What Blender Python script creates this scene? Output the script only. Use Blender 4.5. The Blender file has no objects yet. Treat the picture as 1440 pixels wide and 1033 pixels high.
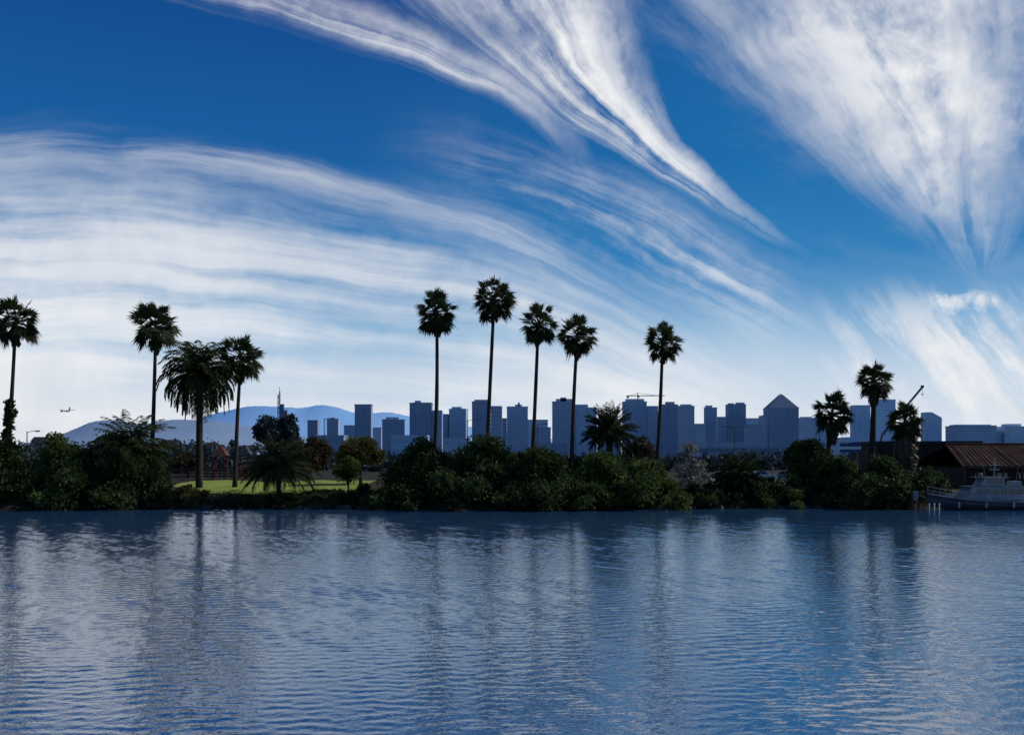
import bpy, bmesh, math, random
import numpy as np
from mathutils import Vector, Matrix
R = math.radians
sc = bpy.context.scene
col = sc.collection
F = 1383.0; YH = 650.0; CH = 5.6
def ax(px, D): return (px-720)/F*D
def az(py, D): return CH+(YH-py)/F*D
def mp(n, D): return n/F*D

# ------------------------------------------------------------------ materials
def pm(name, c1, c2=None, scale=1.0, rough=0.85, bump=0.0, bscale=None, metallic=0.0, spec=0.3, vec=None):
    m = bpy.data.materials.new(name); m.use_nodes = True
    nt = m.node_tree; b = nt.nodes['Principled BSDF']
    b.inputs['Roughness'].default_value = rough
    b.inputs['Metallic'].default_value = metallic
    b.inputs['Specular IOR Level'].default_value = spec
    if c2 is None: c2 = tuple(x*0.75 for x in c1)
    tc = nt.nodes.new('ShaderNodeTexCoord')
    mpn = nt.nodes.new('ShaderNodeMapping')
    if vec: mpn.inputs['Scale'].default_value = vec
    nt.links.new(tc.outputs['Object'], mpn.inputs['Vector'])
    n = nt.nodes.new('ShaderNodeTexNoise'); n.inputs['Scale'].default_value = scale; n.inputs['Detail'].default_value = 3
    nt.links.new(mpn.outputs['Vector'], n.inputs['Vector'])
    r = nt.nodes.new('ShaderNodeValToRGB')
    r.color_ramp.elements[0].position = 0.32; r.color_ramp.elements[1].position = 0.68
    r.color_ramp.elements[0].color = (*c1, 1); r.color_ramp.elements[1].color = (*c2, 1)
    nt.links.new(n.outputs['Fac'], r.inputs['Fac'])
    nt.links.new(r.outputs['Color'], b.inputs['Base Color'])
    if bump:
        n2 = nt.nodes.new('ShaderNodeTexNoise'); n2.inputs['Scale'].default_value = bscale or scale*4; n2.inputs['Detail'].default_value = 3
        nt.links.new(mpn.outputs['Vector'], n2.inputs['Vector'])
        bp = nt.nodes.new('ShaderNodeBump'); bp.inputs['Strength'].default_value = bump; bp.inputs['Distance'].default_value = 0.2
        nt.links.new(n2.outputs['Fac'], bp.inputs['Height'])
        nt.links.new(bp.outputs['Normal'], b.inputs['Normal'])
    return m

def leafmat(name, c1, c2, tr=0.25, scale=0.6, spec=.15):
    m = pm(name, c1, c2, scale, 0.65, spec=spec)
    nt = m.node_tree; b = nt.nodes['Principled BSDF']; out = nt.nodes['Material Output']
    t = nt.nodes.new('ShaderNodeBsdfTranslucent')
    ramp = [n for n in nt.nodes if n.bl_idname == 'ShaderNodeValToRGB'][0]
    nt.links.new(ramp.outputs['Color'], t.inputs['Color'])
    mx = nt.nodes.new('ShaderNodeMixShader'); mx.inputs[0].default_value = tr
    nt.links.new(b.outputs[0], mx.inputs[1]); nt.links.new(t.outputs[0], mx.inputs[2])
    nt.links.new(mx.outputs[0], out.inputs['Surface'])
    return m

M = {}
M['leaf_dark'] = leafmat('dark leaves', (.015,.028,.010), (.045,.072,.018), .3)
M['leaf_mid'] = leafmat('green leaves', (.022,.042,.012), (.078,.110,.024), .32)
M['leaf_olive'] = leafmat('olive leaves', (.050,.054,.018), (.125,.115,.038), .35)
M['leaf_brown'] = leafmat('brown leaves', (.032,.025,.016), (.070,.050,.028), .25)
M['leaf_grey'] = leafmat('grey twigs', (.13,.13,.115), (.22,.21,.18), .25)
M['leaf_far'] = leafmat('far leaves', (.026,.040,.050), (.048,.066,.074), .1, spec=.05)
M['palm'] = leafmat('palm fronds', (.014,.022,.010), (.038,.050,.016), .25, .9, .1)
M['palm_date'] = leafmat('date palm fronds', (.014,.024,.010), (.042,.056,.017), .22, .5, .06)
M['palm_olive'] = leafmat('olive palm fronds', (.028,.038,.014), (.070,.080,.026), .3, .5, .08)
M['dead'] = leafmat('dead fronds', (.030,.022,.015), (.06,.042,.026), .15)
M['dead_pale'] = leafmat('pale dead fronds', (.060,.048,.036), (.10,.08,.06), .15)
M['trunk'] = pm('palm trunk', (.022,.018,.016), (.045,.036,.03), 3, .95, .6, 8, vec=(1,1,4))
M['bark'] = pm('bark', (.02,.016,.012), (.045,.035,.025), 4, .95, .5, 10)
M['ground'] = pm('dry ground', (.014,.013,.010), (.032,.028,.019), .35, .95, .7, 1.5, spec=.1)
M['grass'] = leafmat('grass blades', (.016,.026,.008), (.060,.070,.02), .3)
M['lawn'] = pm('lawn grass', (.13,.18,.024), (.24,.285,.036), .35, .9, .6, 6)
M['rock'] = pm('shore rock', (.025,.024,.023), (.08,.076,.07), 1.5, .9, .8, 4)
M['asphalt'] = pm('asphalt', (.045,.045,.048), (.06,.06,.062), 2, .9, .3, 20)
FA = {'b0':(.40,.505,.66), 'b1':(.26,.34,.47), 'b2':(.54,.64,.77), 'b3':(.46,.62,.80), 'b4':(.33,.42,.565)}  # distance haze is mixed into these facade base colours
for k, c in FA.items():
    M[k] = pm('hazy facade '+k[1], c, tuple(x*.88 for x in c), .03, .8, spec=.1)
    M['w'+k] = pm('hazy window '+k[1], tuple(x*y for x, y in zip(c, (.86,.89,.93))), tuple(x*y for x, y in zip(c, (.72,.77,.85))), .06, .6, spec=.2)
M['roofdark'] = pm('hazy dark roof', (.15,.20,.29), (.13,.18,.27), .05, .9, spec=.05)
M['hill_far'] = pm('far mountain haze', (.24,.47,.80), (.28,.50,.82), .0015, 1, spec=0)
M['hill_near'] = pm('near hill hazy scrub', (.20,.29,.43), (.24,.33,.47), .003, 1, spec=0)  # aerial haze put into the hill's base colour, as on the mountain
M['white'] = pm('white paint', (.62,.63,.66), (.55,.56,.60), 1, .5)
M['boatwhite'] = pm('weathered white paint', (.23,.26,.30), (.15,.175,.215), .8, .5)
M['grey'] = pm('grey paint', (.10,.125,.16), (.07,.09,.125), 1, .5)
M['navy'] = pm('navy paint', (.020,.027,.040), (.030,.038,.052), 1, .6)
M['steel'] = pm('galvanised steel', (.16,.17,.19), (.11,.12,.13), 2, .5, metallic=.5)
M['dsteel'] = pm('dark steel', (.03,.032,.036), (.05,.05,.055), 2, .6)
M['glass'] = pm('dark glass', (.02,.025,.035), (.03,.035,.05), 1, .1, spec=.6)
M['red'] = pm('red paint', (.22,.025,.02), (.15,.02,.018), 2, .6)
M['blue'] = pm('blue paint', (.02,.06,.22), (.02,.05,.17), 2, .5)
M['orange'] = pm('orange paint', (.30,.12,.08), (.24,.09,.06), 2, .6)
M['redwood'] = pm('redwood stain', (.10,.035,.027), (.07,.025,.02), 3, .85, .3)
M['tile'] = pm('brown roof tile', (.058,.028,.021), (.020,.013,.012), .55, .9, .6, 5, spec=.05)
M['wood'] = pm('weathered wood', (.04,.03,.024), (.065,.05,.038), 2, .9, .4, 8)
M['dwall'] = pm('dark wall', (.022,.017,.015), (.035,.026,.022), 1, .9)
M['stucco'] = pm('stucco', (.20,.22,.25), (.16,.18,.21), 1, .9)
M['roofgrey'] = pm('grey shingle', (.04,.042,.05), (.028,.03,.035), 2, .9, spec=.05)
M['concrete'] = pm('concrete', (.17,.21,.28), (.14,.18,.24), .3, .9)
M['rubber'] = pm('rubber', (.015,.015,.016), (.02,.02,.02), 2, .8)
M['lens'] = pm('lamp lens', (.6,.6,.58), (.5,.5,.5), 2, .2)

# ------------------------------------------------------------------ mesh helper
class MB:
    def __init__(s): s.v = []; s.f = []
    def add(s, vs, fs):
        o = len(s.v); s.v += [tuple(v) for v in vs]; s.f += [tuple(i+o for i in f) for f in fs]
    def box(s, x0, x1, y0, y1, z0, z1):
        s.add([(x0,y0,z0),(x1,y0,z0),(x1,y1,z0),(x0,y1,z0),(x0,y0,z1),(x1,y0,z1),(x1,y1,z1),(x0,y1,z1)],
              [(0,3,2,1),(4,5,6,7),(0,1,5,4),(1,2,6,5),(2,3,7,6),(3,0,4,7)])
        return s
    def cbox(s, cx, cy, w, d, z0, z1): return s.box(cx-w/2, cx+w/2, cy-d/2, cy+d/2, z0, z1)
    def path(s, pts, rad, n=6, cap=True):
        pts = [Vector(p) for p in pts]
        if not hasattr(rad, '__len__'): rad = [rad]*len(pts)
        vs = []
        for i, p in enumerate(pts):
            t = (pts[min(i+1, len(pts)-1)]-pts[max(i-1, 0)]).normalized()
            a = Vector((1,0,0)) if abs(t.x) < .8 else Vector((0,1,0))
            u = t.cross(a).normalized(); w = t.cross(u)
            for k in range(n):
                th = 2*math.pi*k/n
                vs.append(p+(u*math.cos(th)+w*math.sin(th))*rad[i])
        fs = []
        for i in range(len(pts)-1):
            for k in range(n):
                fs.append((i*n+k, i*n+(k+1)%n, (i+1)*n+(k+1)%n, (i+1)*n+k))
        if cap:
            fs.append(tuple(range(n))[::-1]); fs.append(tuple(range((len(pts)-1)*n, len(pts)*n)))
        s.add(vs, fs); return s
    def bar(s, p, q, r, n=6): return s.path([p, q], [r, r], n)
    def lathe(s, prof, c=(0,0,0), n=12):
        vs = []; fs = []
        for r, z in prof:
            for k in range(n):
                th = 2*math.pi*k/n
                vs.append((c[0]+r*math.cos(th), c[1]+r*math.sin(th), c[2]+z))
        for i in range(len(prof)-1):
            for k in range(n): fs.append((i*n+k, i*n+(k+1)%n, (i+1)*n+(k+1)%n, (i+1)*n+k))
        fs.append(tuple(range(n))[::-1]); fs.append(tuple(range((len(prof)-1)*n, len(prof)*n)))
        s.add(vs, fs); return s
    def pyramid(s, x0, x1, y0, y1, z0, z1, tx=0.0, ty=0.0):
        cx, cy = (x0+x1)/2, (y0+y1)/2
        s.add([(x0,y0,z0),(x1,y0,z0),(x1,y1,z0),(x0,y1,z0),(cx-tx,cy-ty,z1),(cx+tx,cy-ty,z1),(cx+tx,cy+ty,z1),(cx-tx,cy+ty,z1)],
              [(0,3,2,1),(4,5,6,7),(0,1,5,4),(1,2,6,5),(2,3,7,6),(3,0,4,7)]); return s
    def prism(s, prof, y0, y1):
        n = len(prof)
        vs = [(x,y0,z) for x,z in prof]+[(x,y1,z) for x,z in prof]
        fs = [tuple(range(n)), tuple(range(n, 2*n))[::-1]]
        for i in range(n): fs.append((i, i+n, (i+1)%n+n, (i+1)%n))
        s.add(vs, fs); return s
    def prismx(s, prof, x0, x1):
        n = len(prof)
        vs = [(x0,y,z) for y,z in prof]+[(x1,y,z) for y,z in prof]
        fs = [tuple(range(n)), tuple(range(n, 2*n))[::-1]]
        for i in range(n): fs.append((i, i+n, (i+1)%n+n, (i+1)%n))
        s.add(vs, fs); return s
    def leaves(s, P, T, B, L, W):
        L = L[:,None]; W = W[:,None]
        a = P; b = P+T*.45*L+B*W/2; c = P+T*L; d = P+T*.45*L-B*W/2
        V = np.stack([a,b,c,d],1).reshape(-1,3)
        o = len(s.v); s.v += V.tolist()
        I = (np.arange(len(P)*4).reshape(-1,4)+o).tolist(); s.f += I
        return s
    def build(s, name, mat, parent=None, smooth=False, label=None):
        me = bpy.data.meshes.new(name); me.from_pydata([tuple(v) for v in s.v], [], [tuple(f) for f in s.f]); me.update()
        if smooth: me.polygons.foreach_set('use_smooth', [True]*len(me.polygons))
        me.materials.append(M[mat] if isinstance(mat, str) else mat)
        o = bpy.data.objects.new(name, me); col.objects.link(o)
        if parent: o.parent = parent
        if label: o['label'] = label
        return o

def thing(name, label, cat, loc=(0,0,0), rz=0, group=None):
    o = bpy.data.objects.new(name, None); col.objects.link(o)
    o.location = loc; o.rotation_euler = (0,0,rz); o.empty_display_size = .5
    o['label'] = label; o['category'] = cat
    if group: o['group'] = group
    return o
def struct(o, label=None, cat=None, kind='structure'):
    o['kind'] = kind
    if label: o['label'] = label
    if cat: o['category'] = cat
    return o

# ------------------------------------------------------------------ terrain
PY = [100,116,119.5,121,124,128,150,200,400,1000,14000]
PZ = [-3,-1.4,-.4,.25,1.3,1.9,2.8,3.2,3.4,3.5,3.5]
def gz(y, x=0.0):
    s = 1.0*math.sin(.11*x)+1.1*math.sin(.37*x+1)+.7*math.sin(1.1*x)
    s -= 4.5*(math.exp(-((x-3)/15)**4)+1/(1+math.exp(max(-40,min(40,(x+44)/1.5)))))
    if x > 43: s = abs(s)*.5
    k = max(0, min(1, (150-y)/30))
    return float(np.interp(y-s*k, PY, PZ))
def grid(xs, ys, fn):
    mb = MB(); nx = len(xs)
    mb.v = [(x,y,fn(y,x)) for y in ys for x in xs]
    for j in range(len(ys)-1):
        for i in range(nx-1):
            mb.f.append((j*nx+i, j*nx+i+1, (j+1)*nx+i+1, (j+1)*nx+i))
    return mb
rnd = random.Random(4)
xs = [-9000,-4000,-1500,-600,-250,-140]+list(np.arange(-95,96,.9))+[140,250,600,1500,4000,9000]
ys = list(np.arange(106,134,.6))+[136,139,143,147,150,160,180,200,260,400,700,1000,2000,4000,8000,13000]
def gfn(y, x):
    z = gz(y, x)
    if y < 130: z += rnd.uniform(-.10,.14)
    return z
struct(grid(xs, ys, gfn).build('ground', 'ground'), 'dark earth bank and land along the far shore', 'ground')
lx = list(np.arange(ax(250,140), ax(520,140), 1.0)); ly = list(np.arange(126,150,.9))
struct(grid(lx, ly, lambda y,x: gz(y,x)+.13+.05*math.sin(x*1.3+y)*math.sin(y*.7)).build('lawn', 'lawn', smooth=True), 'bright green mown lawn on the shore under the palms', 'lawn')
px_ = list(np.arange(ax(1000,150), ax(1240,150), 2.0)); py_ = list(np.arange(140,175,2.0))
struct(grid(px_, py_, lambda y,x: gz(y,x)+.03).build('parking_lot', 'asphalt'), 'grey asphalt parking area behind the shore bushes', 'parking lot')

# ------------------------------------------------------------------ water: real wavelets in the channel, flat far out
wm = bpy.data.materials.new('water'); wm.use_nodes = True
nt = wm.node_tree; b = nt.nodes['Principled BSDF']
b.inputs['Base Color'].default_value = (.014,.046,.105,1)
b.inputs['Roughness'].default_value = .07
b.inputs['IOR'].default_value = 4.8
b.inputs['Specular IOR Level'].default_value = .5
tc = nt.nodes.new('ShaderNodeTexCoord')
n = nt.nodes.new('ShaderNodeTexNoise'); n.inputs['Scale'].default_value = 9.0; n.inputs['Detail'].default_value = 1
nt.links.new(tc.outputs['Object'], n.inputs['Vector'])
bp = nt.nodes.new('ShaderNodeBump'); bp.inputs['Strength'].default_value = 1.0; bp.inputs['Distance'].default_value = .006
nt.links.new(n.outputs['Fac'], bp.inputs['Height']); nt.links.new(bp.outputs['Normal'], b.inputs['Normal'])
M['water'] = wm
xr = [0.0]
while xr[-1] < 68: xr.append(xr[-1]+.08+.0022*max(0, xr[-1]-11))
xr = np.array(xr)
wx_ = np.concatenate([[-9000,-4000,-1500,-500,-150,-90], -xr[::-1], xr[1:], [90,150,500,1500,4000,9000]])
yl = [17.5]; dyl = [.065]
while yl[-1] < 123:
    st_ = .065+.0015*(yl[-1]-17); yl.append(yl[-1]+st_); dyl.append(st_)
wy_ = np.concatenate([[-400,-100,0,10,15], yl, [126.5]])
dyr = np.concatenate([[9]*5, dyl, [9]])
X, Y = np.meshgrid(wx_, wy_)
DY = np.repeat(dyr[:,None], len(wx_), 1)
rg_ = np.random.default_rng(3)
Z = np.zeros_like(X)
comps = []
for i in range(44):
    lam = .26*(.80/.26)**rg_.random(); k = 2*math.pi/lam
    th = R(-84)+rg_.normal()*.50; a = lam**1.0
    comps.append((lam, k, th, a, rg_.uniform(0, 6.283)))
sl2 = sum((a*k)**2/2 for _,k,_,a,_ in comps)
for lam, k, th, a, ph in comps:
    Z += a*np.clip((lam/DY-1.6)/1.2, 0, 1)*np.sin(k*(X*math.cos(th)+Y*math.sin(th))+ph)
Z *= .048/math.sqrt(sl2)*(1+.014*np.clip(Y-20,0,110))
pat = .92+.14*np.sin(X*.13+Y*.05+1)*np.sin(Y*.17-X*.03)+.12*np.sin(X*.61+2)*np.sin(Y*.57)
Z *= pat
edge_ = np.clip((68-np.abs(X))/4, 0, 1)*np.clip((Y-17)/1, 0, 1)*np.clip((124-Y)/2, 0, 1)
Z *= edge_
me = bpy.data.meshes.new('water'); ny, nx = X.shape
V = np.stack([X, Y, Z], 2).reshape(-1,3)
I = np.arange(ny*nx).reshape(ny, nx)
Q = np.stack([I[:-1,:-1], I[:-1,1:], I[1:,1:], I[1:,:-1]], 2).reshape(-1,4)
me.vertices.add(len(V)); me.vertices.foreach_set('co', V.ravel().astype(np.float32))
me.loops.add(Q.size); me.loops.foreach_set('vertex_index', Q.ravel().astype(np.int32))
me.polygons.add(len(Q)); me.polygons.foreach_set('loop_start', np.arange(0, Q.size, 4, dtype=np.int32))
me.polygons.foreach_set('use_smooth', np.ones(len(Q), dtype=bool))
me.update(calc_edges=True); me.validate(); me.materials.append(wm)
wo = bpy.data.objects.new('water', me); col.objects.link(wo)
struct(wo, 'rippled blue channel water in the foreground', 'water')

# ------------------------------------------------------------------ foliage
def norm(a): return a/np.maximum(np.linalg.norm(a, axis=1, keepdims=True), 1e-6)
def foliage(rng, C, Rr, n, size, asp=.55, zmin=None, core=.3):
    C = np.array(C); Rr = np.array(Rr)
    p = Rr**2/np.sum(Rr**2)
    idx = rng.choice(len(C), n, p=p)
    d = norm(rng.normal(size=(n,3)))
    d[:,2] = np.where(rng.random(n) < .35, np.abs(d[:,2]), d[:,2])
    rad = Rr[idx]*(.6+.45*rng.random(n)**.6)
    spike = rng.random(n) < .07
    rad = np.where(spike, rad*1.2, rad)
    big = rng.random(n) < core
    rad = np.where(big, Rr[idx]*(.15+.6*rng.random(n)), rad)
    P = C[idx]+d*rad[:,None]*np.array([1,1,.85])
    if zmin is not None:
        k = P[:,2] > zmin; P = P[k]; d = d[k]; big = big[k]; n = len(P)
    T = norm(d*.7+rng.normal(size=(n,3))*.6+np.array([0,0,.15]))
    B = norm(np.cross(T, rng.normal(size=(n,3))))
    L = size*(.6+.8*rng.random(n))*np.where(big, 1.9, 1)
    mb = MB(); mb.leaves(P-T*(L*.4)[:,None], T, B, L, L*asp*(.8+.5*rng.random(n))*np.where(big, 1.4, 1))
    return mb
def bush_clumps(rng, W, dep, H, k):
    C = []; Rr = []
    base = min(W, H*1.3, 9)
    for i in range(k):
        r = base*rng.uniform(.12,.25)
        a = rng.uniform(0, 6.283); rad = math.sqrt(rng.random())
        if i < 3: rad *= .35
        zt = (H-r)*math.sqrt(max(.05, 1-.75*rad**2.4))
        f = 1 if i < 3 else rng.random()**.55
        z = r*.4+f*(zt-r*.4)
        C.append((math.cos(a)*rad*max(W/2-r,.1), math.sin(a)*rad*max(dep/2-r,.1), z*(1 if i == 0 else rng.uniform(.84,1)))); Rr.append(r)
    nb = int(max(4, W/1.1))
    for i in range(nb):
        for row in (-.40, 0):
            if row < 0 and rng.random() < .3: continue
            r = base*rng.uniform(.08,.25)
            C.append(((i+.5+rng.uniform(-.6,.6))/nb*W-W/2, row*dep+rng.uniform(-.46,.16)*dep, r*rng.uniform(.2,1.6)+(.0 if row < 0 else .5))); Rr.append(r)
    return C, Rr
def bush(label, px0, px1, ytop, D, seed, mat='leaf_dark', name='shoreline_bush', cat='bush', n=4200, size=.36, dep=None, k=20, group=None, dense=2.2):
    rng = np.random.default_rng(seed)
    xc = ax((px0+px1)/2, D); W = mp(px1-px0, D); dep = dep or min(W, 7)
    zg = max(gz(D-dep*.40, xc), .1)-.1
    H = az(ytop, D)-zg
    t = thing(name, label, cat, (xc, D, zg), 0, group)
    C, Rr = bush_clumps(rng, W, dep, H, int(k*1.7))
    foliage(rng, C, Rr, int(n*dense), size, zmin=.02).build('foliage', mat, t)
    st = MB()
    for i in range(5):
        e = C[i]; q = (e[0]*.2+rng.uniform(-.2,.2), e[1]*.2, 0)
        m = (e[0]*.55, e[1]*.55, e[2]*.5)
        st.path([q, m, e], [.11,.08,.03], 5)
    st.build('stem', 'bark', t)
    return t
def tree(label, px0, px1, ytop, ycb, D, seed, mat, name='broadleaf_tree', n=3000, size=.36, k=16, group=None):
    rng = np.random.default_rng(seed)
    xc = ax((px0+px1)/2, D); W = mp(px1-px0, D); zg = gz(D, xc)-.1
    z1 = az(ytop, D)-zg; z0 = max(az(ycb, D)-zg, .6); H = z1-z0
    t = thing(name, label, 'tree', (xc, D, zg), 0, group)
    C = []; Rr = []
    for i in range(int(k*1.6)):
        r = min(W,H*1.2)*rng.uniform(.14,.25)
        d = rng.normal(size=3); d /= np.linalg.norm(d); q = rng.random()**.4
        C.append((d[0]*q*(W/2-r), d[1]*q*(W/2-r), z0+H/2+d[2]*q*(H/2-r*.9))); Rr.append(r)
    C[0] = (rng.uniform(-.1,.1)*W, 0, z1-Rr[0]*.9)
    foliage(rng, C, Rr, int(n*1.8), size).build('crown', mat, t)
    tr = MB(); rt = max(.12, W*.03)
    tr.path([(0,0,-.2),(rng.uniform(-.2,.2),0,z0*.6),(0,0,z0+H*.35)], [rt*1.3,rt,rt*.6], 7)
    for i in range(6):
        c = C[i]; tr.path([(0,0,z0*.7+H*.1), (c[0]*.5,c[1]*.5,(z0+c[2])/2+.2), c], [rt*.6,rt*.4,rt*.15], 5)
    tr.build('trunk', 'bark', t)
    return t

# ------------------------------------------------------------------ palms
def sph(e, a): return Vector((math.cos(e)*math.cos(a), math.cos(e)*math.sin(a), math.sin(e)))
def fan_crown(rng, Rc, n=60):
    mb = MB()
    for i in range(n):
        f = (i+.5)/n
        e = math.asin(max(-1,min(1, 1-1.74*f)))+R(rng.uniform(-10,10)); a = i*2.39996+rng.uniform(-.4,.4)
        d = sph(e, a)
        up = max(0, math.sin(e))
        Lp = Rc*rng.uniform(.40,.62)*(1+.22*up)
        if i % 5 == 3: Lp *= .55
        p0 = Vector((0,0,-.22*Rc*f)); p1 = p0+d*Lp+Vector((0,0,-.06*Rc))
        mb.bar(p0, p1, .045, 4)
        droop = .06+.75*max(0, .45-math.sin(e))
        bd = (d+Vector((0,0,-droop))).normalized()
        s = Vector((-math.sin(a), math.cos(a), 0))
        tw = rng.uniform(-.9,.9); nn = s.cross(bd).normalized(); s = (s*math.cos(tw)+nn*math.sin(tw))
        Rb = Rc*rng.uniform(.45,.56)
        m = 16; spread = 86 if e > R(-25) else 58
        for j in range(m):
            an = R(-spread+2*spread*j/(m-1)+rng.uniform(-3,3))
            dr = bd*math.cos(an)+s*math.sin(an); sv = s*math.cos(an)-bd*math.sin(an)
            ln = Rb*(.70+.30*math.cos(an))*rng.uniform(.88,1.10)
            w = ln*.125
            mid = p1+dr*ln*.52; tip = p1+dr*ln+Vector((0,0,-ln*rng.uniform(.03,.24)))
            mb.add([p1, mid+sv*w/2, tip, mid-sv*w/2], [(0,1,2,3)])
    return mb
def skirt(rng, Rc, length, n=22, wide=1.0):
    mb = MB()
    for i in range(int(n*wide*wide)):
        a = i*2.4+rng.uniform(-.3,.3); z = -Rc*.3-rng.random()*length*.55
        r0 = .2; r1 = Rc*rng.uniform(.12,.22)*wide
        o = Vector((math.cos(a),math.sin(a),0)); s = Vector((-o.y,o.x,0))
        p = o*r0+Vector((0,0,z)); q = o*r1+Vector((0,0,z-length*rng.uniform(.12,.3))); t = o*r1*.8+Vector((0,0,z-length*rng.uniform(.32,.5)))
        w = Rc*.10
        mb.add([p, q+s*w, t+s*w*.4, t-s*w*.4, q-s*w], [(0,1,2,3,4)])
    return mb
def fan_palm(label, crown, half, base, D, seed, group='tall fan palms along the shore', tr=(.30,.20), n=60, sk=.9, wide=1.0, ivy=None, skm='dead'):
    rng = random.Random(seed)
    cx, cy = crown; bx = base
    xb = ax(bx, D); zg = gz(D, xb)-.1
    t = thing('fan_palm', label, 'palm tree', (xb, D, zg), 0, group)
    top = Vector((ax(cx, D)-xb, 0, az(cy, D)-zg)); Rc = mp(half, D)
    pts = []; rad = []
    bow = rng.uniform(-.25,.25)
    for i in range(15):
        f = i/14
        pts.append(Vector((top.x*(f**.85)+bow*math.sin(f*math.pi), .2*math.sin(f*3), top.z*f-.1*f)))
        rad.append((tr[0]*(1-f)+tr[1]*f)*(1+.5*max(0,.1-f)*10*.6)*rng.uniform(.95,1.05))
    tb = MB(); tb.path(pts, rad, 9); tb.build('trunk', 'trunk', t, True)
    c = fan_crown(rng, Rc, n).build('crown', 'palm', t); c.location = top
    if sk:
        s = skirt(rng, Rc, Rc*sk, 22, wide).build('dead_frond_skirt', skm, t); s.location = top
    if ivy:
        C = []; Rr = []
        for py in range(ivy[0], ivy[1], 5):
            f = (az(py,D)-zg)/top.z; C.append((top.x*max(f,0)**.85+rng.uniform(-.2,.2), 0, az(py,D)-zg)); Rr.append(rng.uniform(.45,.8))
        foliage(np.random.default_rng(seed), C, Rr, 900, .35).build('ivy', 'leaf_dark', t)
    return t
def date_crown(rng, L, n, e0=84, e1=-30, bend=1.5, npair=28, lw=.12):
    mb = MB()
    for i in range(n):
        f = (i+.5)/n
        e = R(e0+(e1-e0)*f+rng.uniform(-9,9)); a = i*2.39996+rng.uniform(-.35,.35)
        l = L*rng.uniform(.82,1.06); st = 9; seg = l/st
        p = Vector((0,0,0)); pts = [p.copy()]; tans = []
        ee = e
        for k in range(st):
            t = sph(ee, a); tans.append(t); p = p+t*seg; pts.append(p.copy())
            ee -= bend/st*(.35+1.3*k/st)*(1.0 if e < R(60) else .85)
            ee = max(ee, R(-86))
        mb.path(pts, [.07*(1-.8*k/st) for k in range(st+1)], 4, False)
        s = Vector((-math.sin(a), math.cos(a), 0))
        for j in range(npair):
            u = .14+.86*j/(npair-1); x = u*st; k = min(int(x), st-1)
            q = pts[k].lerp(pts[k+1], x-k); t = tans[k]
            ll = l*.165*(math.sin(math.pi*min(1,.12+u*.86))**.6)+.12
            for sg in (-1,1):
                dr = (t*.65+s*sg*.7+Vector((0,0,-.35+rng.uniform(-.2,.2)))).normalized()
                w = lw; sv = dr.cross(t).normalized()
                sv = (sv+s*rng.uniform(-.6,.6)+dr.cross(sv)*rng.uniform(-1,1)).normalized()
                mid = q+dr*ll*.45; tip = q+dr*ll+Vector((0,0,-ll*.2))
                mb.add([q, mid+sv*w/2, tip, mid-sv*w/2], [(0,1,2,3)])
    return mb
def date_palm(label, crown, L_px, base, D, seed, n=70, tr=(.5,.42), e1=-35, bend=1.6, name='date_palm', lw=.12, mat='palm_date', group=None, stub=True):
    rng = random.Random(seed)
    xb = ax(base, D); zg = gz(D, xb)-.1
    t = thing(name, label, 'palm tree', (xb, D, zg), 0, group)
    top = Vector((ax(crown[0], D)-xb, 0, max(.4, az(crown[1], D)-zg)))
    tb = MB(); pts = [top*(i/10) for i in range(11)]
    tb.path(pts, [(tr[0]*(1-i/10)+tr[1]*i/10)*rng.uniform(.95,1.06)*(1.25 if i > 8 and stub else 1) for i in range(11)], 10); tb.build('trunk', 'trunk', t, True)
    c = date_crown(rng, mp(L_px, D), n, 86, e1, bend, lw=lw).build('crown', mat, t); c.location = top
    return t

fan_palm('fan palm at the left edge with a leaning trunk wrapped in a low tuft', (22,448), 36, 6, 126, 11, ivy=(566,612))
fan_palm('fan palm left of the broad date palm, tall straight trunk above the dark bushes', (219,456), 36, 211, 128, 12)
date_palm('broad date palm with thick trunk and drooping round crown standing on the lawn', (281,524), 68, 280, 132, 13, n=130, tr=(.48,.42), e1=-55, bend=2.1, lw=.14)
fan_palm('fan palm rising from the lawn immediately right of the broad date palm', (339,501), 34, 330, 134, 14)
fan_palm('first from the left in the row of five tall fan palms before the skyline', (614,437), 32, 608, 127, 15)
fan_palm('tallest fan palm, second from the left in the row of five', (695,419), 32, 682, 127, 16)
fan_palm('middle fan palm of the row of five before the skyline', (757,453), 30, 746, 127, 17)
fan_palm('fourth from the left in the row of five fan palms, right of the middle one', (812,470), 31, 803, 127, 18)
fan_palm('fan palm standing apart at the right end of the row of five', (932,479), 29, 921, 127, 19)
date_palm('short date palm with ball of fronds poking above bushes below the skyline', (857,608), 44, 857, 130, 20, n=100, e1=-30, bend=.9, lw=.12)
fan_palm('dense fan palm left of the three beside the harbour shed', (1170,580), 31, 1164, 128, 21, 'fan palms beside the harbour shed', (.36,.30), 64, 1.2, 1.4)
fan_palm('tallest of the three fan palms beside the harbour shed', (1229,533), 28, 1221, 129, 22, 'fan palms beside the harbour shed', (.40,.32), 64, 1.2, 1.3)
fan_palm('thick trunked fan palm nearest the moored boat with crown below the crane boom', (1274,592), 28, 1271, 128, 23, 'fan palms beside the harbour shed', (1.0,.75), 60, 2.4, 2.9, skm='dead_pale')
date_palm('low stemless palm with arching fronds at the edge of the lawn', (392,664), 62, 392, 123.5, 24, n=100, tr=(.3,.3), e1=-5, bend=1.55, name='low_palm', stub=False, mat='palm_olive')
date_palm('large bushy palm with sprawling fronds at the left water edge', (185,640), 72, 185, 122.5, 25, n=110, tr=(.4,.4), e1=-30, bend=1.8, name='low_palm', stub=False)
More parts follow.
